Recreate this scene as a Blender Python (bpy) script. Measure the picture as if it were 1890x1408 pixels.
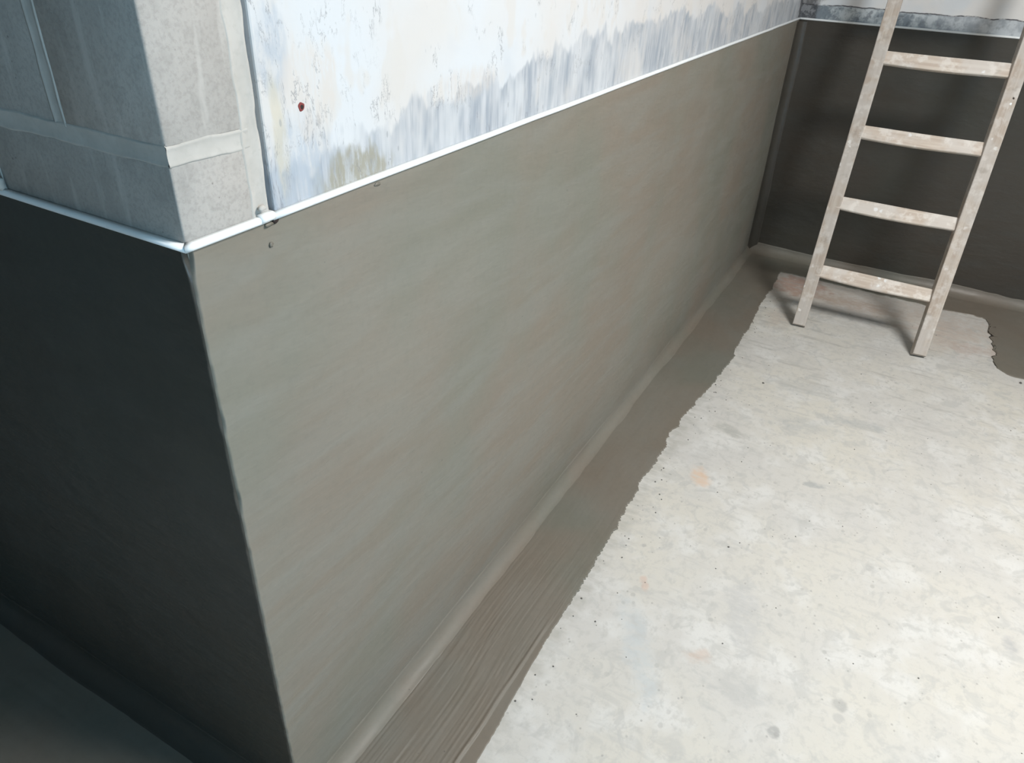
import bpy, bmesh, math, random
import numpy as np
from mathutils import Matrix, Vector

for o in list(bpy.data.objects):
    bpy.data.objects.remove(o, do_unlink=True)
scene = bpy.context.scene
COL = scene.collection

# ------------------------------------------------------------------ camera
# room axes: x runs along the long wall away from the camera, y to the left, z up (metres)
CAM = (-0.5190, -0.7106, 1.5356)
YAW, PITCH, ROLL, FPX = 0.48717, -0.55773, 0.04722, 1351.95
def camera_matrix():
    ca, sa, cb, sb = math.cos(YAW), math.sin(YAW), math.cos(PITCH), math.sin(PITCH)
    f = Vector((ca * cb, sa * cb, sb)); r = Vector((sa, -ca, 0)); u = r.cross(f)
    cg, sg = math.cos(ROLL), math.sin(ROLL)
    r2 = r * cg + u * sg; u2 = -r * sg + u * cg
    m = Matrix((r2, u2, -f)).transposed().to_4x4()
    m.translation = Vector(CAM)
    return m
cd = bpy.data.cameras.new('camera'); cam = bpy.data.objects.new('camera', cd); COL.objects.link(cam)
cam.matrix_world = camera_matrix()
cd.sensor_fit = 'HORIZONTAL'; cd.sensor_width = 36.0; cd.lens = 36.0 * FPX / 1890.0
cd.clip_start = 0.01; cd.clip_end = 100
scene.camera = cam

# ------------------------------------------------------------------ sky, rooflight and added blue fill
world = bpy.data.worlds.new('overcast_sky'); scene.world = world
world.use_nodes = True
bg = world.node_tree.nodes['Background']
bg.inputs['Color'].default_value = (0.80, 0.90, 1.0, 1)
bg.inputs['Strength'].default_value = 1.0
YR = -2.9                                # wall to the right of the camera
OPEN = (-2.3, -0.9, 0.9, 2.3)            # its added, unseen window, placed for the blue fill (x0, x1, z0, z1)
ZC = 3.0                                 # ceiling height
ROOF = (0.45, 1.27, -2.45, -1.63)            # rooflight opening (x0, x1, y0, y1)
def opening_light(name, loc, rot, sx, sy, watts, col):
    l = bpy.data.lights.new(name, 'AREA'); l.shape = 'RECTANGLE'; l.size = sx; l.size_y = sy
    l.energy = watts; l.color = col
    o = bpy.data.objects.new(name, l); COL.objects.link(o); o.location = loc; o.rotation_euler = rot
opening_light('rooflight_daylight', ((ROOF[0] + ROOF[1]) / 2, (ROOF[2] + ROOF[3]) / 2, ZC - 0.01), (0, 0, 0), ROOF[1] - ROOF[0], ROOF[3] - ROOF[2], 136, (1.0, 0.98, 0.945))
opening_light('blue_window_fill', ((OPEN[0] + OPEN[1]) / 2, YR + 0.01, (OPEN[2] + OPEN[3]) / 2), (math.pi / 2, 0, 0), OPEN[1] - OPEN[0], OPEN[3] - OPEN[2], 56, (0.36, 0.72, 1.0))  # added blue fill lamp at an unseen window, cools the left wall
scene.view_settings.view_transform = 'Standard'
scene.view_settings.look = 'None'
scene.view_settings.gamma = 1.0
scene.view_settings.use_curve_mapping = False
scene.view_settings.exposure = 0.05
scene.cycles.use_denoising = True
scene.cycles.max_bounces = 4
scene.cycles.diffuse_bounces = 3
scene.cycles.use_adaptive_sampling = True
scene.cycles.adaptive_min_samples = 12
scene.cycles.adaptive_threshold = 0.03
scene.cycles.sample_clamp_indirect = 6.0

# ------------------------------------------------------------------ sizes
H = 1.2          # height of the white bead above the floor
L = 3.645        # length of the long wall, outer corner to the far wall
FB = 0.004       # how far the bare wall face lies behind the coating face
PIER = 0.140     # thickness of the block leaf whose end shows on the long wall

# ------------------------------------------------------------------ numpy noise
def vnoise(x, y, seed=0):
    x = np.asarray(x, float); y = np.asarray(y, float)
    xi = np.floor(x).astype(np.int64); yi = np.floor(y).astype(np.int64)
    fx = x - xi; fy = y - yi
    fx = fx * fx * (3 - 2 * fx); fy = fy * fy * (3 - 2 * fy)
    def h(a, b):
        n = (a * 374761393 + b * 668265263 + seed * 974634777) & 0xffffffff
        n = ((n ^ (n >> 13)) * 1274126177) & 0xffffffff
        return ((n ^ (n >> 16)) & 0xffff) / 32767.5 - 1.0
    return (h(xi, yi) * (1 - fx) + h(xi + 1, yi) * fx) * (1 - fy) + (h(xi, yi + 1) * (1 - fx) + h(xi + 1, yi + 1) * fx) * fy
def fnoise(x, y, seed=0, octaves=3):
    s = 0; a = 1.0; t = 0
    for k in range(octaves):
        s = s + a * vnoise(np.asarray(x) * 2 ** k, np.asarray(y) * 2 ** k, seed + k * 17); t += a; a *= 0.5
    return s / t
def sstep(a, b, x):
    t = np.clip((np.asarray(x, float) - a) / (b - a), 0, 1)
    return t * t * (3 - 2 * t)

# ------------------------------------------------------------------ object helpers
def put(name, me, mat, parent=None, smooth=True):
    o = bpy.data.objects.new(name, me); COL.objects.link(o)
    if mat is not None: me.materials.append(mat)
    if parent is not None: o.parent = parent
    if smooth:
        me.polygons.foreach_set('use_smooth', [True] * len(me.polygons))
    return o
def tag(o, label, cat=None, group=None, kind=None):
    if label: o['label'] = label
    if cat: o['category'] = cat
    if group: o['group'] = group
    if kind: o['kind'] = kind
    return o
def grid_mesh(name, X, Y, Z, flip=False):
    n, m = X.shape
    v = np.stack([X, Y, Z], -1).reshape(-1, 3)
    i = np.arange(n * m).reshape(n, m)
    q = np.stack([i[:-1, :-1], i[1:, :-1], i[1:, 1:], i[:-1, 1:]], -1).reshape(-1, 4)
    if flip: q = q[:, ::-1]
    me = bpy.data.meshes.new(name)
    me.from_pydata(v.tolist(), [], q.tolist()); me.update()
    return me
def box_bm(bm, x0, x1, y0, y1, z0, z1):
    vs = [bm.verts.new((x, y, z)) for x in (x0, x1) for y in (y0, y1) for z in (z0, z1)]
    for f in ((0, 1, 3, 2), (4, 6, 7, 5), (0, 4, 5, 1), (2, 3, 7, 6), (0, 2, 6, 4), (1, 5, 7, 3)):
        bm.faces.new([vs[k] for k in f])
def boxes(name, lst, mat, parent=None, bevel=0.0, seg=2):
    bm = bmesh.new()
    for b in lst: box_bm(bm, *b)
    bmesh.ops.recalc_face_normals(bm, faces=bm.faces)
    if bevel: bmesh.ops.bevel(bm, geom=list(bm.edges), offset=bevel, segments=seg, affect='EDGES', profile=0.5)
    me = bpy.data.meshes.new(name); bm.to_mesh(me); bm.free()
    return put(name, me, mat, parent, smooth=False)

# ------------------------------------------------------------------ node helpers
class NT:
    def __init__(s, name):
        s.m = bpy.data.materials.new(name); s.m.use_nodes = True
        s.t = s.m.node_tree; s.n = s.t.nodes; s.l = s.t.links
        s.b = s.n['Principled BSDF']
        s.co = s.n.new('ShaderNodeTexCoord').outputs['Object']
        sp = s.n.new('ShaderNodeSeparateXYZ'); s.l.new(s.co, sp.inputs[0])
        s.x, s.y, s.z = sp.outputs
    def set(s, sock, v):
        if isinstance(v, bpy.types.NodeSocket): s.l.new(v, sock)
        elif isinstance(v, (tuple, list)):
            sock.default_value = tuple(v) + (1,) if len(v) == 3 and len(sock.default_value) == 4 else tuple(v)
        else: sock.default_value = v
    def math(s, op, a, b=0.0, c=None, clamp=False):
        n = s.n.new('ShaderNodeMath'); n.operation = op; n.use_clamp = clamp
        s.set(n.inputs[0], a); s.set(n.inputs[1], b)
        if c is not None: s.set(n.inputs[2], c)
        return n.outputs[0]
    def add(s, a, b): return s.math('ADD', a, b)
    def sub(s, a, b): return s.math('SUBTRACT', a, b)
    def mul(s, a, b): return s.math('MULTIPLY', a, b)
    def vec(s, x, y, z):
        n = s.n.new('ShaderNodeCombineXYZ'); s.set(n.inputs[0], x); s.set(n.inputs[1], y); s.set(n.inputs[2], z)
        return n.outputs[0]
    def mapv(s, loc=(0, 0, 0), rot=(0, 0, 0), scale=(1, 1, 1), v=None):
        n = s.n.new('ShaderNodeMapping')
        s.l.new(v if v is not None else s.co, n.inputs['Vector'])
        n.inputs['Location'].default_value = loc; n.inputs['Rotation'].default_value = rot; n.inputs['Scale'].default_value = scale
        return n.outputs[0]
    def noise(s, scale, detail=3, rough=0.55, v=None, dist=0.0):
        n = s.n.new('ShaderNodeTexNoise')
        s.l.new(v if v is not None else s.co, n.inputs['Vector'])
        n.inputs['Scale'].default_value = scale; n.inputs['Detail'].default_value = detail
        n.inputs['Roughness'].default_value = rough; n.inputs['Distortion'].default_value = dist
        return n.outputs['Fac']
    def voro(s, scale, v=None, rnd=1.0, feature='F1', out='Distance'):
        n = s.n.new('ShaderNodeTexVoronoi'); n.feature = feature
        s.l.new(v if v is not None else s.co, n.inputs['Vector'])
        n.inputs['Scale'].default_value = scale; n.inputs['Randomness'].default_value = rnd
        return n.outputs[out]
    def step(s, v, a, b, lo=0.0, hi=1.0):
        n = s.n.new('ShaderNodeMapRange'); n.interpolation_type = 'SMOOTHSTEP'
        s.set(n.inputs['Value'], v)
        s.set(n.inputs['From Min'], a); s.set(n.inputs['From Max'], b)
        s.set(n.inputs['To Min'], lo); s.set(n.inputs['To Max'], hi)
        return n.outputs['Result']
    def mix(s, f, a, b, mode='MIX'):
        n = s.n.new('ShaderNodeMix'); n.data_type = 'RGBA'; n.blend_type = mode
        s.set(n.inputs['Factor'], f); s.set(n.inputs['A'], None) if False else None
        ins = [i for i in n.inputs if i.type == 'RGBA']
        s.set(ins[0], a); s.set(ins[1], b)
        return [o for o in n.outputs if o.type == 'RGBA'][0]
    def ramp(s, f, stops):
        n = s.n.new('ShaderNodeValToRGB'); s.set(n.inputs[0], f)
        e = n.color_ramp.elements
        while len(e) < len(stops): e.new(0.5)
        for k, (p, c) in enumerate(stops):
            e[k].position = p; e[k].color = (c, c, c, 1) if not isinstance(c, tuple) else c + (1,)
        return n.outputs[0]
    def blob(s, u, v, cu, cv, ru, rv, ang, wob, soft=0.5):
        """1 inside a wobbly ellipse in the (u, v) plane, 0 outside; wob is a noise socket around 0.5"""
        du = s.sub(u, cu); dv = s.sub(v, cv)
        ca, sa = math.cos(ang), math.sin(ang)
        a = s.add(s.mul(du, ca / ru), s.mul(dv, sa / ru)); b = s.add(s.mul(du, -sa / rv), s.mul(dv, ca / rv))
        d = s.math('SQRT', s.add(s.mul(a, a), s.mul(b, b)))
        d = s.add(d, s.math('MULTIPLY_ADD', wob, 2.4, -1.2))
        return s.step(d, 1.0 + soft * 0.5, 1.0 - soft * 0.5)
    def bump(s, h, strength=0.3, dist=0.002, normal=None):
        n = s.n.new('ShaderNodeBump'); n.inputs['Strength'].default_value = strength; n.inputs['Distance'].default_value = dist
        s.l.new(h, n.inputs['Height'])
        if normal is not None: s.l.new(normal, n.inputs['Normal'])
        return n.outputs[0]
    def out(s, color, rough=0.8, normal=None, spec=0.5):
        s.set(s.b.inputs['Base Color'], color); s.set(s.b.inputs['Roughness'], rough)
        s.b.inputs['Specular IOR Level'].default_value = spec
        if normal is not None: s.l.new(normal, s.b.inputs['Normal'])
        return s.m

# ------------------------------------------------------------------ materials
def mat_slurry(name, k, r0, r1):
    """cementitious tanking slurry, trowelled; grey-green with warmer drying patches"""
    s = NT(name)
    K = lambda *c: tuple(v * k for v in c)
    big = s.noise(2.2, 3, 0.5, v=s.mapv(scale=(1.0, 1.0, 0.7)))
    trow = s.noise(3.2, 3, 0.6, v=s.mapv(rot=(0, 0.75, 0), scale=(0.8, 1.0, 4.0)), dist=0.6)
    fine = s.noise(60, 3, 0.6)
    c = s.mix(s.step(big, 0.32, 0.58), K(0.150, 0.146, 0.118), K(0.170, 0.144, 0.114))
    c = s.mix(s.mul(s.step(trow, 0.34, 0.72), 0.55), c, K(0.176, 0.172, 0.150))
    dry = s.noise(1.1, 2, 0.5, v=s.mapv(loc=(4, 1, 2)))
    c = s.mix(s.mul(s.step(dry, 0.5, 0.72), 0.5), c, K(0.192, 0.180, 0.150))
    c = s.mix(s.mul(s.step(fine, 0.45, 0.75), 0.12), c, K(0.10, 0.095, 0.08))
    pits = s.voro(26, v=s.mapv(scale=(1, 1, 1)))
    pit = s.mul(s.step(pits, 0.055, 0.03), s.step(s.noise(5, 1), 0.58, 0.62))
    c = s.mix(s.mul(pit, 0.6), c, K(0.04, 0.04, 0.035))
    r = s.step(s.noise(6, 3), 0.3, 0.7, r0, r1)
    b = s.bump(s.noise(14, 3, 0.55, v=s.mapv(rot=(0, 0.7, 0), scale=(0.5, 1, 2.4))), 0.5, 0.004)
    b = s.bump(fine, 0.12, 0.001, b)
    return s.out(c, r, b, 0.5)

def mat_floor():
    s = NT('bare_concrete_floor')
    P = s.co
    wob = s.noise(18, 3, 0.6); wob2 = s.noise(45, 3, 0.6)
    big = s.noise(1.7, 3, 0.55); mid = s.noise(6.5, 3, 0.6); fine = s.noise(38, 3, 0.65); vf = s.noise(160, 2, 0.6)
    c = s.mix(s.step(big, 0.35, 0.68), (0.555, 0.53, 0.475), (0.52, 0.505, 0.48))
    c = s.mix(s.mul(s.step(mid, 0.46, 0.68), 0.75), c, (0.60, 0.592, 0.57))
    c = s.mix(s.mul(s.step(s.noise(9, 3, 0.6, v=s.mapv(loc=(3, 7, 0))), 0.56, 0.74), 0.45), c, (0.50, 0.49, 0.465))
    # trowel drags across the slab
    drag = s.noise(7, 3, 0.6, v=s.mapv(rot=(0, 0, 0.5), scale=(4.5, 0.8, 1)))
    c = s.mix(s.mul(s.step(drag, 0.56, 0.72), 0.40), c, (0.42, 0.415, 0.40))
    c = s.mix(s.mul(s.step(fine, 0.48, 0.68), 0.52), c, (0.44, 0.43, 0.405))
    c = s.mix(s.mul(s.step(s.noise(15, 3, 0.65, v=s.mapv(loc=(9, 1, 0)), dist=0.8), 0.52, 0.66), 0.55), c, (0.43, 0.425, 0.405))
    c = s.mix(s.mul(s.step(vf, 0.55, 0.8), 0.25), c, (0.42, 0.41, 0.39))
    # splashes: soft round grey drips of two sizes
    wv = s.mapv(scale=(1, 1.15, 1))
    for sc_, r0, r1, gate, col, k in ((9.0, 0.10, 0.16, 0.56, (0.40, 0.395, 0.38), 0.55), (21.0, 0.10, 0.19, 0.53, (0.36, 0.35, 0.33), 0.5), (48.0, 0.10, 0.2, 0.55, (0.30, 0.29, 0.27), 0.55)):
        d = s.add(s.voro(sc_, v=wv), s.math('MULTIPLY_ADD', wob2, 0.16, -0.08))
        g = s.step(s.noise(sc_ * 0.36, 1, 0.5, v=s.mapv(loc=(sc_, 2, 0))), gate, gate + 0.06)
        c = s.mix(s.mul(s.mul(s.step(d, r1, r0), g), k), c, col)
    # stains with a shape of their own
    brk = s.step(s.noise(30, 3, 0.7, v=s.mapv(loc=(1, 5, 0), scale=(1.6, 0.7, 1))), 0.32, 0.58, 0.35, 1.0)
    st = [(1.474, -0.376, 0.045, 0.030, 0.3, (0.62, 0.40, 0.25), 0.55, 0.7),
          (0.948, -0.378, 0.014, 0.010, 0.2, (0.55, 0.36, 0.28), 0.5, 0.6), (0.925, -0.392, 0.014, 0.010, 0.2, (0.55, 0.36, 0.28), 0.45, 0.6),
          (0.975, -0.65, 0.12, 0.045, 0.25, (0.44, 0.435, 0.425), 0.6, 0.4),
          (0.735, -0.70, 0.045, 0.075, 0.2, (0.42, 0.415, 0.40), 0.6, 0.4),
          (0.72, -0.45, 0.13, 0.035, 0.5, (0.47, 0.50, 0.51), 0.6, 0.9),
          (1.798, -0.398, 0.028, 0.065, -0.25, (0.36, 0.355, 0.33), 0.6, 0.5),
          (1.62, -0.345, 0.05, 0.03, 0.2, (0.42, 0.41, 0.39), 0.45, 0.8),
          (1.636, -0.714, 0.012, 0.035, 0.3, (0.30, 0.31, 0.31), 0.6, 0.5),
          (0.775, -0.585, 0.022, 0.03, 0.8, (0.50, 0.38, 0.31), 0.55, 0.6),
          (1.98, -0.62, 0.05, 0.10, 0.3, (0.36, 0.37, 0.37), 0.45, 0.9),
          (2.10, -0.78, 0.03, 0.10, 0.15, (0.33, 0.345, 0.35), 0.45, 0.9),
          (2.25, -0.56, 0.05, 0.13, 0.2, (0.38, 0.385, 0.38), 0.4, 0.9),
          (1.24, -1.28, 0.03, 0.02, 0.3, (0.33, 0.33, 0.34), 0.5, 0.6),
          (1.34, -0.925, 0.018, 0.014, 0.3, (0.36, 0.355, 0.345), 0.6, 0.4),
          (0.822, -0.919, 0.017, 0.017, 0.3, (0.33, 0.325, 0.31), 0.6, 0.4),
          (0.671, -0.80, 0.014, 0.014, 0.3, (0.30, 0.30, 0.29), 0.65, 0.4),
          (3.29, -0.34, 0.12, 0.14, 0.1, (0.30, 0.125, 0.085), 0.95, 0.7),
          (3.22, -0.60, 0.055, 0.22, 0.05, (0.30, 0.19, 0.13), 0.6, 1.0),
          (3.26, -0.45, 0.20, 0.9, 0.02, (0.47, 0.40, 0.34), 0.55, 0.8),
          (3.10, -1.05, 0.16, 0.14, 0.0, (0.50, 0.40, 0.34), 0.45, 0.8),
          (3.02, -1.17, 0.05, 0.10, 0.1, (0.42, 0.33, 0.28), 0.5, 0.8),
          (2.85, -0.35, 0.11, 0.05, 0.0, (0.46, 0.38, 0.32), 0.45, 0.9)]
    for cx, cy, rx, ry, a, col, k, soft in st:
        c = s.mix(s.mul(s.mul(s.blob(s.x, s.y, cx, cy, rx, ry, a, wob, soft + 0.3), k), brk), c, col)
    # thin cement wash brushed out past the edge of the slurry strip
    wash = s.mul(s.step(s.add(s.y, s.math('MULTIPLY_ADD', wob, 0.10, -0.05)), -0.30, -0.235), s.step(s.noise(1.0, 3, 0.6, v=s.mapv(scale=(30, 9, 1))), 0.38, 0.62, 0.25, 1.0))
    c = s.mix(s.mul(wash, 0.6), c, (0.36, 0.345, 0.31))
    # streaks scraped parallel to the far wall
    stre = s.noise(5, 3, 0.6, v=s.mapv(scale=(6.0, 0.9, 1)))
    c = s.mix(s.mul(s.mul(s.step(stre, 0.55, 0.70), s.step(s.x, 1.7, 2.6)), 0.5), c, (0.36, 0.345, 0.32))
    b = s.bump(fine, 0.25, 0.003)
    b = s.bump(vf, 0.15, 0.001, b)
    return s.out(c, 0.85, b, 0.25)

def mat_plaster(band_stops):
    """old white painted plaster of the long wall, scraped to blue-grey streaks above the bead"""
    s = NT('old_painted_plaster')
    zr = s.sub(s.z, H)
    wob = s.noise(16, 3, 0.6)
    big = s.noise(2.6, 3, 0.5)
    c = s.mix(s.step(big, 0.40, 0.62), (0.589, 0.600, 0.615), (0.589, 0.563, 0.541))
    flake = s.noise(9, 3, 0.65, v=s.mapv(scale=(1, 1, 0.6)))
    c = s.mix(s.mul(s.step(flake, 0.54, 0.60), 0.6), c, (0.581, 0.548, 0.515))
    c = s.mix(s.mul(s.step(s.noise(5, 3, 0.6, v=s.mapv(loc=(7, 0, 3))), 0.55, 0.68), 0.5), c, (0.515, 0.537, 0.567))
    # streaks pulled vertically by a scraper
    vs = s.noise(1.0, 3, 0.65, v=s.mapv(scale=(46, 46, 5)))
    vs2 = s.noise(1.0, 3, 0.6, v=s.mapv(loc=(9, 3, 0), scale=(130, 130, 9)))
    hb = s.mul(s.ramp(s.mul(s.x, 0.25), band_stops), 0.25)
    top = s.add(hb, s.math('MULTIPLY_ADD', vs, 0.07, -0.035))
    top = s.add(top, s.math('MULTIPLY_ADD', s.noise(6, 3, 0.6), 0.19, -0.095))
    band = s.step(s.sub(top, zr), -0.006, 0.012)
    grey = s.mix(s.step(vs, 0.35, 0.65), (0.294, 0.324, 0.364), (0.442, 0.456, 0.482))
    grey = s.mix(s.mul(s.step(vs2, 0.50, 0.68), 0.65), grey, (0.240, 0.268, 0.308))
    grey = s.mix(s.mul(s.step(s.noise(8, 3, v=s.mapv(loc=(2, 2, 8), scale=(1, 1, .5))), 0.50, 0.66), 0.6), grey, (0.530, 0.541, 0.556))
    c = s.mix(s.mul(band, s.step(s.noise(9, 3, 0.65, v=s.mapv(loc=(5, 1, 1), scale=(1.5, 1, 0.6))), 0.36, 0.60, 0.35, 0.95)), c, grey)
    brk = s.step(s.noise(1.0, 4, 0.7, v=s.mapv(loc=(4, 4, 0), scale=(95, 95, 26))), 0.36, 0.58, 0.30, 1.0)
    # bare beige skim low down and blue-grey loss near the block pier
    for cx, cz, rx, rz, col, k, soft in ((0.305, 0.010, 0.075, 0.042, (0.309, 0.291, 0.232), 0.9, 0.35), (0.20, 0.055, 0.055, 0.06, (0.383, 0.427, 0.486), 0.7, 0.8),
                                         (0.175, 0.19, 0.025, 0.05, (0.390, 0.427, 0.478), 0.75, 0.7), (0.17, 0.10, 0.012, 0.07, (0.545, 0.486, 0.368), 0.6, 0.8),
                                         (0.235, 0.15, 0.05, 0.055, (0.589, 0.541, 0.500), 0.75, 0.5), (0.62, 0.10, 0.11, 0.022, (0.570, 0.515, 0.469), 0.5, 0.8)):
        c = s.mix(s.mul(s.mul(s.blob(s.x, zr, cx, cz, rx, rz, 0.0, s.add(s.mul(vs, 0.6), s.mul(wob, 0.4)), soft), k), brk), c, col)
    # short dark cracks and nicks
    cr = s.math('ABSOLUTE', s.sub(s.noise(1.0, 6, 0.7, v=s.mapv(loc=(1, 4, 2), scale=(22, 22, 7)), dist=0.5), 0.5))
    cg = s.step(s.noise(12, 2, v=s.mapv(loc=(0, 0, 5))), 0.53, 0.60)
    cg = s.math('MAXIMUM', cg, s.mul(s.mul(s.step(s.x, 0.42, 0.25), 0.8), s.step(s.noise(26, 2, v=s.mapv(loc=(2, 0, 1))), 0.44, 0.56)))
    c = s.mix(s.mul(s.mul(s.step(cr, 0.012, 0.003), cg), 0.6), c, (0.22, 0.22, 0.23))
    nick = s.mul(s.step(s.voro(30, v=s.mapv(scale=(1.6, 1, 0.7))), 0.13, 0.07), s.step(s.noise(11, 1), 0.56, 0.6))
    c = s.mix(s.mul(nick, 0.45), c, (0.240, 0.248, 0.264))
    # black mould in the far corner
    mo = s.mul(s.step(s.add(s.x, s.math('MULTIPLY_ADD', wob, 0.16, -0.08)), 3.56, 3.62), 0.9)
    c = s.mix(mo, c, (0.09, 0.09, 0.095))
    b = s.bump(s.noise(22, 3, 0.6), 0.25, 0.003)
    b = s.bump(vs, 0.12, 0.002, b)
    return s.out(c, 0.75, b, 0.3)

def mat_far_plaster():
    s = NT('stained_far_plaster')
    zr = s.sub(s.z, H)
    n1 = s.noise(16, 3, 0.65); n2 = s.noise(38, 3, 0.65)
    c = s.mix(s.step(s.noise(5, 3), 0.4, 0.65), (0.72, 0.70, 0.68), (0.66, 0.68, 0.70))
    edge = s.add(0.066, s.math('MULTIPLY_ADD', s.noise(9, 3, v=s.mapv(scale=(1, 1, 0.1))), 0.026, -0.013))
    d = s.sub(edge, zr)
    band = s.step(d, -0.002, 0.004)
    g = s.mix(s.step(n1, 0.38, 0.6), (0.20, 0.235, 0.265), (0.50, 0.54, 0.56))
    g = s.mix(s.mul(s.step(n2, 0.52, 0.66), 0.6), g, (0.12, 0.135, 0.155))
    g = s.mix(s.mul(s.step(s.y, -0.45, -0.75), 0.45), g, (0.56, 0.58, 0.61))
    c = s.mix(band, c, g)
    c = s.mix(s.mul(s.step(s.math('ABSOLUTE', d), 0.004, 0.001), s.step(n1, 0.35, 0.55)), c, (0.10, 0.10, 0.11))
    mo = s.step(s.add(s.y, s.math('MULTIPLY_ADD', n1, 0.10, -0.05)), -0.10, -0.07)
    c = s.mix(s.mul(mo, 0.85), c, s.mix(s.step(n2, 0.45, 0.6), (0.055, 0.055, 0.06), (0.22, 0.22, 0.23)))
    b = s.bump(n2, 0.3, 0.003)
    return s.out(c, 0.8, b, 0.3)

def mat_block():
    s = NT('concrete_block')
    g = s.noise(190, 3, 0.7); m = s.noise(26, 3, 0.6); v = s.noise(7, 3)
    c = s.mix(s.step(v, 0.35, 0.65), (0.381, 0.353, 0.325), (0.433, 0.403, 0.373))
    c = s.mix(s.mul(s.step(m, 0.48, 0.7), 0.4), c, (0.311, 0.291, 0.268))
    c = s.mix(s.mul(s.step(g, 0.42, 0.68), 0.45), c, (0.285, 0.266, 0.244))
    pit = s.step(s.voro(75), 0.13, 0.06); pg = s.step(s.noise(14, 2), 0.54, 0.6)
    c = s.mix(s.mul(s.mul(pit, pg), 0.6), c, (0.122, 0.112, 0.104))
    # thin limewash smears brushed up from below
    sm = s.noise(1.0, 3, 0.6, v=s.mapv(scale=(34, 34, 5)))
    c = s.mix(s.mul(s.step(sm, 0.54, 0.68), 0.5), c, (0.537, 0.507, 0.474))
    b = s.bump(g, 0.35, 0.0012)
    b = s.bump(s.mul(pit, pg), -0.4, 0.002, b)
    return s.out(c, 0.92, b, 0.2)

def mat_mortar():
    s = NT('smeared_mortar')
    m = s.noise(20, 3, 0.6); g = s.noise(120, 3, 0.6)
    c = s.mix(s.step(m, 0.35, 0.65), (0.450, 0.424, 0.389), (0.506, 0.478, 0.441))
    c = s.mix(s.mul(s.step(g, 0.5, 0.75), 0.25), c, (0.346, 0.325, 0.297))
    return s.out(c, 0.9, s.bump(m, 0.3, 0.003), 0.2)

def mat_pvc():
    s = NT('white_pvc')
    sm = s.step(s.noise(26, 3, 0.65), 0.60, 0.72)
    c = s.mix(s.mul(sm, 0.25), (0.83, 0.85, 0.85), (0.42, 0.40, 0.36))
    return s.out(c, 0.35, None, 0.5)

def mat_wood(name, k=1.0):
    s = NT(name)
    W = lambda *c: tuple(min(0.85, v * k) for v in c)
    # grain runs along the local z of each piece; every piece samples its own stretch
    oi = s.n.new('ShaderNodeObjectInfo').outputs['Random']
    va = s.n.new('ShaderNodeVectorMath'); va.operation = 'ADD'
    s.l.new(s.co, va.inputs[0]); s.l.new(s.vec(s.mul(oi, 7.3), s.mul(oi, 3.1), s.mul(oi, 11.7)), va.inputs[1])
    s.co = va.outputs[0]
    gr = s.noise(1.0, 3, 0.65, v=s.mapv(scale=(70, 70, 3)), dist=0.4)
    pa = s.noise(9, 3, 0.6)
    c = s.mix(s.step(gr, 0.35, 0.68), W(0.43, 0.355, 0.295), W(0.54, 0.475, 0.41))
    c = s.mix(s.mul(s.step(pa, 0.42, 0.62), 0.7), c, W(0.53, 0.495, 0.46))
    c = s.mix(s.mul(s.step(s.noise(24, 3, 0.6), 0.50, 0.66), 0.6), c, W(0.64, 0.60, 0.555))
    c = s.mix(s.mul(s.step(s.noise(14, 3, v=s.mapv(loc=(3, 3, 3))), 0.62, 0.74), 0.45), c, W(0.28, 0.24, 0.20))
    dots = s.mul(s.step(s.add(s.voro(24), s.math('MULTIPLY_ADD', s.noise(75, 3), 0.5, -0.25)), 0.22, 0.12), s.step(s.noise(7, 1), 0.54, 0.62))
    c = s.mix(s.mul(dots, 0.65), c, W(0.80, 0.78, 0.75))
    return s.out(c, 0.75, s.bump(gr, 0.25, 0.0015), 0.25)

def mat_plain(name, col, rough=0.8, grain=30.0):
    s = NT(name)
    n = s.noise(grain, 3)
    c = s.mix(s.step(n, 0.3, 0.7), tuple(k * 0.9 for k in col), tuple(min(1, k * 1.08) for k in col))
    return s.out(c, rough, s.bump(n, 0.15, 0.002), 0.3)

BAND = [(0.0, 0.30), (0.05, 0.28), (0.13, 0.40), (0.20, 0.44), (0.29, 0.54), (0.40, 0.60), (0.63, 0.44), (0.92, 0.40)]
M_DRY = mat_slurry('dried_slurry', 1.22, 0.55, 0.7); M_SLURRY = mat_slurry('setting_slurry', 0.98, 0.42, 0.6); M_DARK_SLURRY = mat_slurry('dark_slurry', 0.33, 0.34, 0.48); M_COVE = mat_slurry('trowelled_fillet', 1.08, 0.45, 0.6); M_FLOOR = mat_floor(); M_PLASTER = mat_plaster(BAND); M_FAR = mat_far_plaster()  # same slurry mix, much darker and smoother on the left and far walls
M_BLOCK = mat_block(); M_MORTAR = mat_mortar(); M_PVC = mat_pvc(); M_WOOD = mat_wood('weathered_softwood', 0.93); M_RUNG = mat_wood('pale_rung_wood', 1.22)
M_ROOM = mat_plain('whitewashed_wall', (0.24, 0.24, 0.235)); M_DARK = mat_plain('dark_hole', (0.03, 0.02, 0.018))
M_PLUG = mat_plain('red_brown_plug', (0.20, 0.045, 0.04)); M_NAIL = mat_plain('rusty_nail', (0.06, 0.045, 0.035), 0.6)
M_GRIT = mat_plain('mortar_grit', (0.12, 0.115, 0.105)); M_STEEL = mat_plain('grey_frame', (0.25, 0.26, 0.27), 0.5)

# ------------------------------------------------------------------ the room
XB, YL = -3.4, 3.0        # wall behind the camera, end of the side passage
floor = boxes('floor', [(XB - 0.1, L + 0.3, YR - 0.2, YL + 0.1, -0.15, 0.0)], M_FLOOR)
tag(floor, 'pale mottled bare concrete floor slab', kind='structure')

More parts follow.
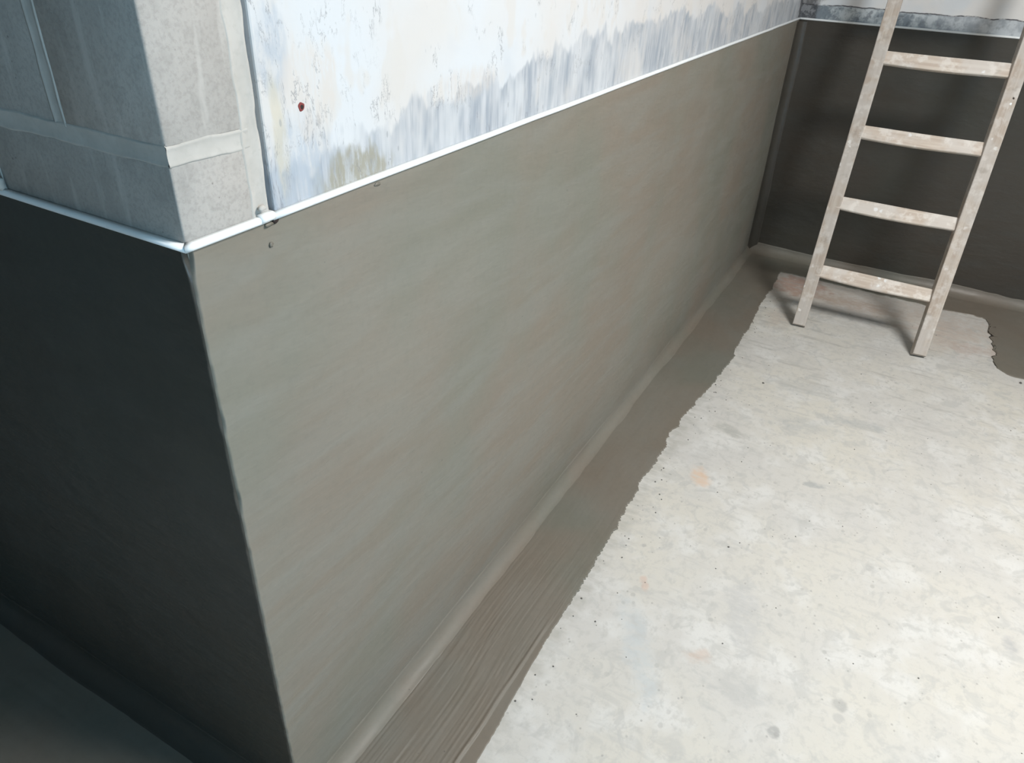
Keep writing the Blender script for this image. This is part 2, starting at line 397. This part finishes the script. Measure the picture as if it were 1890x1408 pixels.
# long wall: plaster above, starting beside the block pier
wall_center = boxes('wall_center', [(PIER + 0.006, L + 0.3, FB, 0.24, 0.0, ZC)], M_PLASTER, bevel=0.003)
tag(wall_center, 'long wall with scraped white plaster above a grey coating', kind='structure')
wall_back = boxes('wall_back', [(L + FB, L + 0.3, YR - 0.2, FB + 0.2, 0.0, ZC)], M_FAR)
tag(wall_back, 'far wall with mould-stained plaster above a dark coating', kind='structure')
# the block leaf standing at the outer corner: mortar core, blocks as pieces
wall_left = boxes('wall_left', [(FB + 0.0022, PIER, FB + 0.0022, YL, 0.0, ZC)], M_MORTAR, bevel=0.004)
tag(wall_left, 'bare concrete block wall in shade left of the corner', kind='structure')

# rooms sides behind and beside the camera
x0, x1, z0, z1 = OPEN
wall_right = boxes('wall_right', [(XB, x0, YR - 0.2, YR, 0, ZC), (x1, L + 0.004, YR - 0.2, YR, 0, ZC), (x0, x1, YR - 0.2, YR, 0, z0), (x0, x1, YR - 0.2, YR, z1, ZC)], M_ROOM)
tag(wall_right, 'whitewashed wall with a wide added opening for the blue fill', kind='structure')
wall_front = boxes('wall_front', [(XB - 0.1, XB, YR - 0.2, YL + 0.1, 0, ZC)], M_ROOM)
tag(wall_front, 'whitewashed wall behind the camera', kind='structure')
wall_end = boxes('wall_passage', [(XB, PIER, YL, YL + 0.1, 0, ZC)], M_ROOM)
tag(wall_end, 'whitewashed wall closing the side passage', kind='structure')
a0, a1, b0, b1 = ROOF
ceiling = boxes('ceiling', [(XB - 0.1, a0, YR - 0.2, YL + 0.1, ZC, ZC + 0.12), (a1, L + 0.3, YR - 0.2, YL + 0.1, ZC, ZC + 0.12), (a0, a1, YR - 0.2, b0, ZC, ZC + 0.12), (a0, a1, b1, YL + 0.1, ZC, ZC + 0.12)], M_ROOM)
tag(ceiling, 'whitewashed ceiling with a rooflight opening', kind='structure')
fw = 0.05  # unseen window frame, added around the blue fill lamp
win = boxes('added_window', [(x0, x0 + fw, YR - 0.14, YR - 0.07, z0, z1), (x1 - fw, x1, YR - 0.14, YR - 0.07, z0, z1), (x0 + fw, x1 - fw, YR - 0.14, YR - 0.07, z0, z0 + fw), (x0 + fw, x1 - fw, YR - 0.14, YR - 0.07, z1 - fw, z1)], M_STEEL)
tag(win, 'grey frame around the added unseen opening', kind='structure')

# ------------------------------------------------------------------ concrete blocks
JZ = (1.295, 1.314)       # bed joint between the two courses that show
CH = 0.215                # course height
def block(y0, y1, z0, z1, seed):
    """one block: a box with rounded arrises and slightly uneven faces"""
    bm = bmesh.new()
    bx0, bx1 = FB, PIER - 0.028
    box_bm(bm, bx0, bx1, y0, y1, z0, z1)
    bmesh.ops.recalc_face_normals(bm, faces=bm.faces)
    bmesh.ops.bevel(bm, geom=list(bm.edges), offset=0.0032, segments=3, affect='EDGES', profile=0.5)
    rnd = random.Random(seed)
    for v in bm.verts:
        v.co += Vector((rnd.uniform(-1, 1), rnd.uniform(-1, 1), rnd.uniform(-1, 1))) * 0.0006
    me = bpy.data.meshes.new('concrete_block'); bm.to_mesh(me); bm.free()
    return put('concrete_block', me, M_BLOCK, wall_left)
g = 0.018
k = 0
z = JZ[0] - CH
lower = [(FB, 0.352), (0.352 + g, 0.352 + g + 0.39), (0.352 + 2 * g + 0.39, 0.352 + 2 * g + 0.78)]
upper = [(FB, 0.176), (0.176 + g, 0.176 + g + 0.39), (0.176 + 2 * g + 0.39, 0.176 + 2 * g + 0.78)]
for row in range(5):
    zz0 = JZ[0] - CH + row * (CH + (JZ[1] - JZ[0]))
    for (ya, yb) in (lower if row % 2 == 0 else upper):
        block(ya, yb, zz0 if row else H + 0.004, zz0 + CH, k); k += 1

def joint(p0, p1, nrm, width, seed):
    """bed or perpend joint: a struck mortar strip whose smeared lips lap over the block edges"""
    p0 = np.array(p0, float); p1 = np.array(p1, float); nrm = np.array(nrm, float)
    d = p1 - p0; ln = np.linalg.norm(d); d = d / ln; w = np.cross(nrm, d)
    n = max(8, int(ln / 0.006)); cs = np.linspace(-1, 1, 15)
    T, C = np.meshgrid(np.linspace(0, ln, n), cs, indexing='ij')
    half = width / 2 * (1 + 0.20 * fnoise(T * 34, C * 0 + np.sign(C) * 3, seed, 2))
    prof = 0.0008 * np.exp(-((np.abs(C) - 0.78) / 0.20) ** 2) - 0.0005 * np.exp(-(C / 0.5) ** 2) - 0.0025 * sstep(0.90, 1.0, np.abs(C))
    Hh = prof * (1 + 0.5 * fnoise(T * 30, C * 2, seed + 5, 2)) + 0.0004
    P = p0 + T[..., None] * d + (C * half)[..., None] * w + Hh[..., None] * nrm
    return put('mortar_joint', grid_mesh('mortar_joint', P[..., 0], P[..., 1], P[..., 2]), M_MORTAR, wall_left)
zj = (JZ[0] + JZ[1]) / 2
for r_ in range(4):
    zc_ = zj + r_ * (CH + JZ[1] - JZ[0])
    joint((FB, 1.3, zc_), (FB, FB, zc_), (-1, 0, 0), 0.026, 3 + r_)
    joint((FB, FB, zc_), (PIER - 0.02, FB, zc_), (0, -1, 0), 0.026, 13 + r_)
    yj = (0.176 if r_ % 2 == 0 else 0.352) + g / 2
    joint((FB, yj, zc_ + 0.008), (FB, yj, zc_ + CH + 0.012), (-1, 0, 0), 0.024, 23 + r_)
joint((PIER - 0.018, FB, H + 0.006), (PIER - 0.018, FB, ZC), (0, -1, 0), 0.030, 41)
joint((FB, 0.352 + g / 2, H + 0.006), (FB, 0.352 + g / 2, zj), (-1, 0, 0), 0.024, 47)

# ------------------------------------------------------------------ coatings
def arris(z):
    """how far the outer corner of the coating is worn back at height z"""
    a = 0.0008 + 0.0017 * (1 + fnoise(z * 55, z * 0 + 3.3, 5, 3)) + 0.006 * sstep(H - 0.05, H - 0.005, z) * (0.7 + 0.3 * vnoise(z * 90, 0 * z, 9))
    a = a + 0.006 * np.clip(fnoise(z * 21, z * 0 + 8.1, 15, 3) - 0.38, 0, 1)
    return a
def coat_profile(u, z, seed):
    h = 0.0022 * fnoise(u * 2.3, z * 2.3, seed, 3) + 0.0006 * fnoise(u * 9 + z * 6, z * 14 - u * 6, seed + 4, 3)
    return h
def coat_long():
    xs = np.concatenate([np.linspace(0, 0.02, 21), np.linspace(0.03, L + 0.003, 330)])
    zs = np.linspace(0.0, H, 240)
    X, Z = np.meshgrid(xs, zs, indexing='ij')
    ar = arris(Z)
    fade = sstep(0, 0.06, X) * sstep(H, H - 0.02, Z)
    Y = -coat_profile(X, Z, 11) * fade
    # rounded, ragged outer corner
    e = np.clip(1 - X / 0.004, 0, 1)
    Y = Y + ar * e ** 2.2
    X = X + ar * np.clip(1 - X / 0.02, 0, 1)
    return grid_mesh('cement_coat', X, Y, Z)
wc = put('cement_coat', coat_long(), M_DRY, wall_center)
wc['label'] = 'smooth grey trowelled slurry coat below the bead'
def coat_left():
    ys = np.concatenate([np.linspace(0, 0.02, 21), np.linspace(0.03, YL, 200)])
    zs = np.linspace(0.0, H, 240)
    Y, Z = np.meshgrid(ys, zs, indexing='ij')
    ar = arris(Z)
    fade = sstep(0, 0.06, Y) * sstep(H, H - 0.02, Z)
    X = -coat_profile(Y, Z, 23) * fade
    X = X + ar * np.clip(1 - Y / 0.004, 0, 1) ** 2.2
    Y = Y + ar * np.clip(1 - Y / 0.02, 0, 1)
    return grid_mesh('cement_coat', X, Y, Z, flip=True)
wl = put('cement_coat', coat_left(), M_DARK_SLURRY, wall_left)
wl['label'] = 'dark grey slurry coat in deep shade'
def coat_back():
    ys = np.linspace(0.003, YR, 200); zs = np.linspace(0.0, H, 120)
    Y, Z = np.meshgrid(ys, zs, indexing='ij')
    X = L + coat_profile(Y, Z, 37) * sstep(H, H - 0.02, Z)
    return grid_mesh('cement_coat', X, Y, Z)
wb = put('cement_coat', coat_back(), M_DARK_SLURRY, wall_back)
wb['label'] = 'dark grey slurry coat behind the ladder'

def cove(name, length0, length1, n, r, fn, parent, seed, mat, flip=False):
    """hollow fillet swept along t; fn(t, a, b): a = distance off the wall, b = height above the floor"""
    ts = np.linspace(length0, length1, n); th = np.linspace(0, 1, 15)
    T, A = np.meshgrid(ts, th, indexing='ij')
    rr = r * (1 + 0.14 * fnoise(T * 3.0, A * 0, seed, 2))
    ang = A * math.pi / 2
    a = rr * (1 - np.cos(ang - 0)) ; b = rr * (1 - np.sin(ang))
    # feathered lips stand a hair proud of both coats
    a = a + 0.0004; b = b + 0.0032
    a = a + 0.0009 * fnoise(T * 16, A * 3, seed + 3, 2); b = b + 0.0006 * fnoise(T * 18, A * 3, seed + 6, 2)
    a[:, 0] = -0.004; b[:, -1] = -0.002
    X, Y, Z = fn(T, a, b)
    o = put(name, grid_mesh(name, X, Y, Z, flip=flip), mat, parent)
    o['label'] = 'hollow cement fillet between wall and floor'
    return o
cove('cove_fillet', 0.0, L, 360, 0.042, lambda t, a, b: (t, -a, b), wall_center, 3, M_COVE)
cove('cove_fillet', 0.0, YL, 200, 0.050, lambda t, a, b: (-a, t, b), wall_left, 5, M_DARK_SLURRY, flip=True)
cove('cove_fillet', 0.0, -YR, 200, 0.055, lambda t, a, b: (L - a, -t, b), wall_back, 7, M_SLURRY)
cv = cove('corner_fillet', 0.0, H - 0.01, 90, 0.045, lambda t, a, b: (L - b, -a, t), wall_back, 9, M_DARK_SLURRY)
cv['label'] = 'hollow cement fillet up the inner corner'

# ------------------------------------------------------------------ slurry on the floor
def edge_table(pts, q):
    p = np.array(pts); return np.interp(q, p[:, 0], p[:, 1])
LONG_EDGE = [(-0.3, 0.25), (0.262, 0.255), (0.438, 0.250), (0.646, 0.237), (0.792, 0.238), (0.952, 0.231), (1.122, 0.228), (1.297, 0.223), (1.446, 0.224), (1.679, 0.212), (1.946, 0.231), (2.233, 0.259), (2.537, 0.249), (2.757, 0.245), (2.89, 0.239), (3.081, 0.240), (3.253, 0.232), (3.645, 0.240)]
def strip_long():
    xs = np.concatenate([np.linspace(-0.245, 1.6, 620), np.linspace(1.605, L - 0.01, 380)])
    ts = np.concatenate([np.linspace(0, 0.97, 120), np.linspace(0.975, 1.0, 8)])
    X, T = np.meshgrid(xs, ts, indexing='ij')
    ye = edge_table(LONG_EDGE, X)
    jag = 0.010 * fnoise(X * 14, X * 0, 41, 3) + 0.008 * np.abs(fnoise(X * 80, X * 0, 43, 3)) + 0.002 * vnoise(X * 190, X * 0, 47)
    ye = ye + jag * (0.25 + 0.75 * sstep(0.55, 0.95, X))
    Yd = T * ye
    # brush grooves near the camera, smoother further off
    near = 0.25 + 0.75 * sstep(1.25, 0.7, X + 0.15 * vnoise(X * 5, Yd * 20, 3))
    gv = fnoise(X * 2.2, Yd * 150 + 2.0 * vnoise(X * 3, X * 0, 8), 51, 2) + 0.6 * vnoise(X * 5, Yd * 330, 57)
    Z = 0.0040 + 0.0007 * near * gv + 0.0010 * fnoise(X * 6, Yd * 14, 61, 3)
    # a second thin lap outside a low ridge at the near end
    ridge = 0.221 + 0.003 * fnoise(X * 12, X * 0, 71, 2)
    k = sstep(0.72, 0.60, X)
    out = sstep(ridge, ridge + 0.003, Yd) * k
    Z = Z * (1 - out) + (0.0016 + 0.0003 * fnoise(X * 20, Yd * 60, 73, 2)) * out
    Z = Z + 0.0016 * np.exp(-((Yd - ridge + 0.0035) / 0.003) ** 2) * k - 0.0008 * np.exp(-((Yd - ridge + 0.011) / 0.004) ** 2) * k
    lip = sstep(0.0, 0.004, ye - Yd)
    Z = np.maximum(Z, 0.0008) * lip - 0.0015 * (1 - lip)
    return grid_mesh('slurry_strip', X, -Yd, Z, flip=True)
so = put('slurry_strip', strip_long(), M_SLURRY, floor)
so['label'] = 'brushed grey slurry strip along the long wall'
FAR_EDGE = [(0.0, 0.22), (0.20, 0.225), (0.244, 0.223), (0.413, 0.218), (0.619, 0.234), (0.8, 0.227), (1.025, 0.239), (1.169, 0.222), (1.214, 0.238), (1.223, 0.275), (1.229, 0.46), (1.236, 0.56), (1.245, 0.62), (1.252, 0.76), (1.299, 0.801), (1.357, 0.81), (1.8, 0.84), (2.7, 0.80)]
def strip_back():
    ys = np.concatenate([np.linspace(0.0, 1.17, 220), np.linspace(1.172, 1.27, 110), np.linspace(1.275, -YR - 0.01, 150)])
    ts = np.concatenate([np.linspace(0, 0.97, 60), np.linspace(0.975, 1.0, 6)])
    Yd, T = np.meshgrid(ys, ts, indexing='ij')
    xe = edge_table(FAR_EDGE, Yd) + 0.010 * fnoise(Yd * 22, Yd * 0, 81, 3)
    Xd = T * xe
    Z = 0.0036 + 0.0008 * fnoise(Xd * 12, Yd * 5, 83, 3)
    # the stepped side of the patch is torn sideways
    st = np.exp(-((Yd - 1.236) / 0.03) ** 2) * sstep(0.25, 0.32, Xd)
    Yd2 = Yd + st * 0.026 * fnoise(Xd * 26, Xd * 0, 85, 3)
    lip = sstep(0.0, 0.005, xe - Xd)
    Z = Z * lip - 0.0015 * (1 - lip)
    return grid_mesh('slurry_strip', L - Xd, -Yd2, Z, flip=False)
sb_ = put('slurry_strip', strip_back(), M_SLURRY, floor)
sb_['label'] = 'grey slurry strip with a stepped patch along the far wall'
def strip_left():
    ys = np.linspace(-0.02, YL - 0.01, 260); ts = np.linspace(0, 1, 70)
    Y, T = np.meshgrid(ys, ts, indexing='ij')
    xe = 0.34 + 0.008 * fnoise(Y * 12, Y * 0, 91, 3)
    Xd = T * xe
    Z = (0.0038 + 0.0009 * fnoise(Xd * 60, Y * 3, 93, 3)) * sstep(0, 0.004, xe - Xd) - 0.0004
    return grid_mesh('slurry_strip', -Xd, Y, Z, flip=True)
sl = put('slurry_strip', strip_left(), M_SLURRY, floor)
sl['label'] = 'dark slurry strip at the foot of the left wall'

# ------------------------------------------------------------------ white beads (trim)
def bead_mesh(path_fn, t0, t1, n, seed, hgt=0.0090, proud=0.0052, m0=0, m1=0):
    """half-round bead: cross-section swept along a straight run, ends capped"""
    prof = [(-0.006, hgt)]
    for k in range(11):
        a = math.pi / 2 - math.pi * k / 10
        prof.append((proud * 0.25 + proud * 0.75 * math.cos(a), hgt / 2 + hgt / 2 * math.sin(a)))
    prof.append((-0.006, 0.0))
    ts = np.linspace(t0, t1, n)
    bm = bmesh.new(); rings = []
    for t in ts:
        w = 0.0006 * float(vnoise(t * 7, 0.5, seed)); wz = 0.0005 * float(vnoise(t * 6, 3.5, seed))
        k = m0 if t == ts[0] else (m1 if t == ts[-1] else 0)
        rings.append([bm.verts.new(path_fn(t + k * a, a + w, b + wz)) for a, b in prof])
    m = len(prof)
    for i in range(n - 1):
        for j in range(m):
            bm.faces.new((rings[i][j], rings[i + 1][j], rings[i + 1][(j + 1) % m], rings[i][(j + 1) % m]))
    bm.faces.new(rings[0]); bm.faces.new(rings[-1][::-1])
    bmesh.ops.recalc_face_normals(bm, faces=bm.faces)
    me = bpy.data.meshes.new('bead'); bm.to_mesh(me); bm.free()
    return me
def bead(name, label, fn, t0, t1, n, seed, **kw):
    o = put(name, bead_mesh(fn, t0, t1, n, seed, **kw), M_PVC, smooth=True)
    tag(o, label, kind='structure'); return o
ZB = H - 0.003
JX = 0.132
bead('trim_1', 'shaded white bead on the left block wall', lambda t, a, b: (-a, t, ZB + b), 0.0, YL, 40, 1, m0=-1)
bead('trim_2', 'short white bead under the block pier', lambda t, a, b: (t, -a, ZB + b), 0.0, JX - 0.004, 16, 2, hgt=0.0100, proud=0.0058, m0=-1)
bead('trim_3', 'long white bead under the scraped plaster', lambda t, a, b: (t, -a, ZB + b), JX + 0.004, L, 90, 3, m1=-1)
bead('trim_4', 'white bead along the far wall behind the ladder', lambda t, a, b: (L - a, -t, ZB + b), 0.0, 0.955, 30, 4, m0=1)
# lapped sleeve where the two long pieces meet, with a chipped gap below
sl_o = bead('trim_5', 'short lapped white sleeve at the bead joint', lambda t, a, b: (t, -a, ZB + 0.001 + b), JX - 0.018, JX + 0.005, 5, 5, hgt=0.0115, proud=0.0072)

def lump(name, loc, r, mat, parent, seed, sq=(1, 1, 1)):
    bm = bmesh.new(); bmesh.ops.create_icosphere(bm, subdivisions=2, radius=1.0)
    rnd = random.Random(seed)
    for v in bm.verts:
        f = r * (0.75 + 0.5 * rnd.random()); v.co = Vector((v.co.x * f * sq[0] + loc[0], v.co.y * f * sq[1] + loc[1], v.co.z * f * sq[2] + loc[2]))
    me = bpy.data.meshes.new(name); bm.to_mesh(me); bm.free()
    return put(name, me, mat, parent)
o = lump('chipped_gap', (JX + 0.008, -0.0015, H - 0.0045), 0.0042, M_DARK, wall_center, 3, (1.2, 0.5, 0.9)); o['label'] = 'dark chipped gap under the bead joint'
lump('cement_dab', (JX - 0.004, -0.001, H - 0.007), 0.005, M_SLURRY, wall_center, 4, (1.5, 0.5, 0.6))
lump('cement_dab', (JX - 0.012, -0.001, H + 0.017), 0.005, M_MORTAR, wall_center, 6, (1.2, 0.8, 0.7))
lump('cement_dab', (0.128, -0.0005, H - 0.034), 0.0038, M_SLURRY, wall_center, 7, (1.0, 0.5, 1.0))
lump('cement_dab', (0.352, -0.0008, H - 0.009), 0.004, M_SLURRY, wall_center, 8, (1.8, 0.5, 0.7))
o = lump('mortar_lump', (-0.004, 0.352, H + 0.016), 0.011, M_MORTAR, wall_left, 9, (0.7, 1.0, 1.0))

# drilled hole with its plug in the plaster
def disc(name, c, r0, r1, depth, mat, parent, axis='y', seg=20):
    """ring wall and sunken floor of a shallow hole"""
    bm = bmesh.new(); A = []; B = []
    for k in range(seg):
        a = 2 * math.pi * k / seg; w = 1 + 0.12 * math.sin(3 * a + 1) + 0.08 * math.sin(5 * a)
        A.append(bm.verts.new((c[0] + r0 * w * math.cos(a), c[1], c[2] + r0 * w * math.sin(a))))
        B.append(bm.verts.new((c[0] + r1 * math.cos(a), c[1] - depth, c[2] + r1 * math.sin(a))))
    for k in range(seg):
        bm.faces.new((A[k], A[(k + 1) % seg], B[(k + 1) % seg], B[k]))
    bm.faces.new(B)
    bmesh.ops.recalc_face_normals(bm, faces=bm.faces)
    me = bpy.data.meshes.new(name); bm.to_mesh(me); bm.free()
    return put(name, me, mat, parent, smooth=False)
HX, HZ = 0.214, 1.325
o = disc('wall_plug', (HX, FB + 0.0005, HZ), 0.0062, 0.0050, 0.0012, M_PLUG, wall_center); o['label'] = 'red-brown wall plug in the plaster'
o = disc('plug_hole', (HX + 0.0006, FB - 0.0006, HZ - 0.0004), 0.0030, 0.0026, 0.0003, M_DARK, wall_center); o['label'] = 'dark screw hole of the plug'

# ------------------------------------------------------------------ wooden ladder
# foot line, lean and rung spacing (metres); the ladder rests on the far wall above the frame
FOOT_L = Vector((2.8077, -0.4435, 0)); FOOT_R = Vector((2.8068, -0.9499, 0))
LEAN = 0.3645; TOPZ = 2.20
ladder = bpy.data.objects.new('wooden_ladder', None); COL.objects.link(ladder)
ladder.location = (2.8072, -0.6967, 0.0)
tag(ladder, 'weathered paint-splashed wooden ladder leaning on the far wall', 'ladder')
base = ladder.location.copy()
def frame_from(d, across):
    zc = d.normalized(); yc = (across - zc * across.dot(zc)).normalized(); xc = yc.cross(zc)
    return Matrix((xc, yc, zc)).transposed()
def stile(foot, dy, twist, seed, wave, t=0.034):
    d = Vector((LEAN, dy, 1.0)); ln = d.length * (TOPZ)
    w = 0.056
    n = 60
    bm = bmesh.new(); rings = []
    b = 0.0035
    prof = []
    for sx, sy in ((-1, -1), (1, -1), (1, 1), (-1, 1)):
        cx, cy = sx * (t / 2 - b), sy * (w / 2 - b)
        a0 = math.atan2(sy, sx) - math.pi / 4
        for q in range(3):
            a = a0 + q * math.pi / 4
            prof.append((cx + b * math.cos(a), cy + b * math.sin(a)))
    for i in range(n):
        s = ln * i / (n - 1)
        ox = 0.0015 * float(fnoise(s * 4, 0.3, seed, 2)); oy = wave * float(fnoise(s * 2.5, 0.7, seed + 2, 2))
        wv = 1 + 0.035 * float(fnoise(s * 6, 1.7, seed + 5, 2))
        ring = []
        for px, py in prof:
            z = s
            if i == 0: z = px * LEAN * -1.0 + 0.0    # sawn level with the floor
            ring.append(bm.verts.new((px + ox, py * wv + oy, z)))
        rings.append(ring)
    m = len(prof)
    for i in range(n - 1):
        for j in range(m):
            bm.faces.new((rings[i][j], rings[i][(j + 1) % m], rings[i + 1][(j + 1) % m], rings[i + 1][j]))
    bm.faces.new(rings[0][::-1]); bm.faces.new(rings[-1])
    bmesh.ops.recalc_face_normals(bm, faces=bm.faces)
    me = bpy.data.meshes.new('stile'); bm.to_mesh(me); bm.free()
    o = put('stile', me, M_WOOD, ladder, smooth=False)
    R = frame_from(d, Vector((0, 1, 0))) @ Matrix.Rotation(twist, 3, 'Z')
    o.matrix_local = Matrix.Translation(foot - base + Vector((0, 0, 0.0045))) @ R.to_4x4()
    return o
DYL, DYR = 0.0128, 0.0012
sL = stile(FOOT_L, DYL, math.radians(2), 5, 0.0025)
sR = stile(FOOT_R, DYR, math.radians(13), 9, 0.003, 0.044)
def rung(zh, seed):
    PL = FOOT_L + Vector((LEAN, DYL, 1)) * zh; PR = FOOT_R + Vector((LEAN, DYR, 1)) * zh
    ax = (PR - PL); ln = ax.length; d = Vector((LEAN, 0, 1))
    # local z along the rung, local y up the ladder, local x off its face
    zc = ax.normalized(); yc = (d - zc * d.dot(zc)).normalized(); xc = yc.cross(zc)
    hl, hr, t = 0.054, 0.060, 0.020
    rnd = random.Random(seed)
    bm = bmesh.new(); rings = []; n = 24
    for i in range(n):
        q = i / (n - 1); s = q * ln
        up = 0.5 * hl + 0.001 * math.sin(q * 5 + seed)
        dn = -0.5 * (hl + (hr - hl) * q) - 0.006 * math.sin(math.pi * min(1, q * 1.15)) * (1.0 + 0.3 * rnd.random() * 0)
        c = 0.003
        ring = [(-t / 2, dn + c), (-t / 2 + c, dn), (t / 2 - c, dn), (t / 2, dn + c), (t / 2, up - c), (t / 2 - c, up), (-t / 2 + c, up), (-t / 2, up - c)]
        rings.append([bm.verts.new((a, b, s)) for a, b in ring])
    m = 8
    for i in range(n - 1):
        for j in range(m):
            bm.faces.new((rings[i][j], rings[i][(j + 1) % m], rings[i + 1][(j + 1) % m], rings[i + 1][j]))
    bm.faces.new(rings[0][::-1]); bm.faces.new(rings[-1])
    bmesh.ops.recalc_face_normals(bm, faces=bm.faces)
    me = bpy.data.meshes.new('rung'); bm.to_mesh(me); bm.free()
    o = put('rung', me, M_RUNG, ladder, smooth=False)
    R = Matrix((xc, yc, zc)).transposed()
    o.matrix_local = Matrix.Translation(PL - base - xc * 0.003) @ (R @ Matrix.Rotation(math.radians(-13), 3, 'Z')).to_4x4()
    return o
for i in range(7):
    rung(0.2508 + 0.2882 * i, i)

nh = lump('nail_hole', (-0.0215, -0.013, 1.080), 0.0045, M_NAIL, sR, 21, (0.5, 1, 1.1)); nh['label'] = 'dark nail hole near the top of the stile'
pc = lump('paint_drip', (-0.0215, -0.010, 1.058), 0.0050, M_PVC, sR, 22, (0.4, 0.9, 1.4)); pc['label'] = 'thick white paint drip'

# ------------------------------------------------------------------ loose grit
def grit():
    rnd = random.Random(12)
    bm = bmesh.new()
    spots = [(2.80, -1.345, 0.006), (0.52, -0.262, 0.0022), (1.20, -0.55, 0.003), (2.2, -0.42, 0.0045)]
    for _ in range(110):
        x = rnd.uniform(0.3, 3.2); spots.append((x, rnd.uniform(-1.7, -0.27), rnd.uniform(0.0008, 0.0022)))
    for _ in range(60):
        x = rnd.uniform(0.4, 3.1); spots.append((x, -0.25 - abs(rnd.gauss(0, 0.03)), rnd.uniform(0.001, 0.0028)))
    for x, y, r in spots:
        vs = bmesh.ops.create_icosphere(bm, subdivisions=1, radius=r)['verts']
        for v in vs:
            v.co = Vector((v.co.x * rnd.uniform(0.7, 1.3) + x, v.co.y * rnd.uniform(0.7, 1.3) + y, v.co.z * 0.7 + r * 0.5))
    me = bpy.data.meshes.new('loose_grit'); bm.to_mesh(me); bm.free()
    o = put('loose_grit', me, M_GRIT, floor)
    o['kind'] = 'stuff'; o['label'] = 'scattered crumbs of dark mortar grit'
grit()
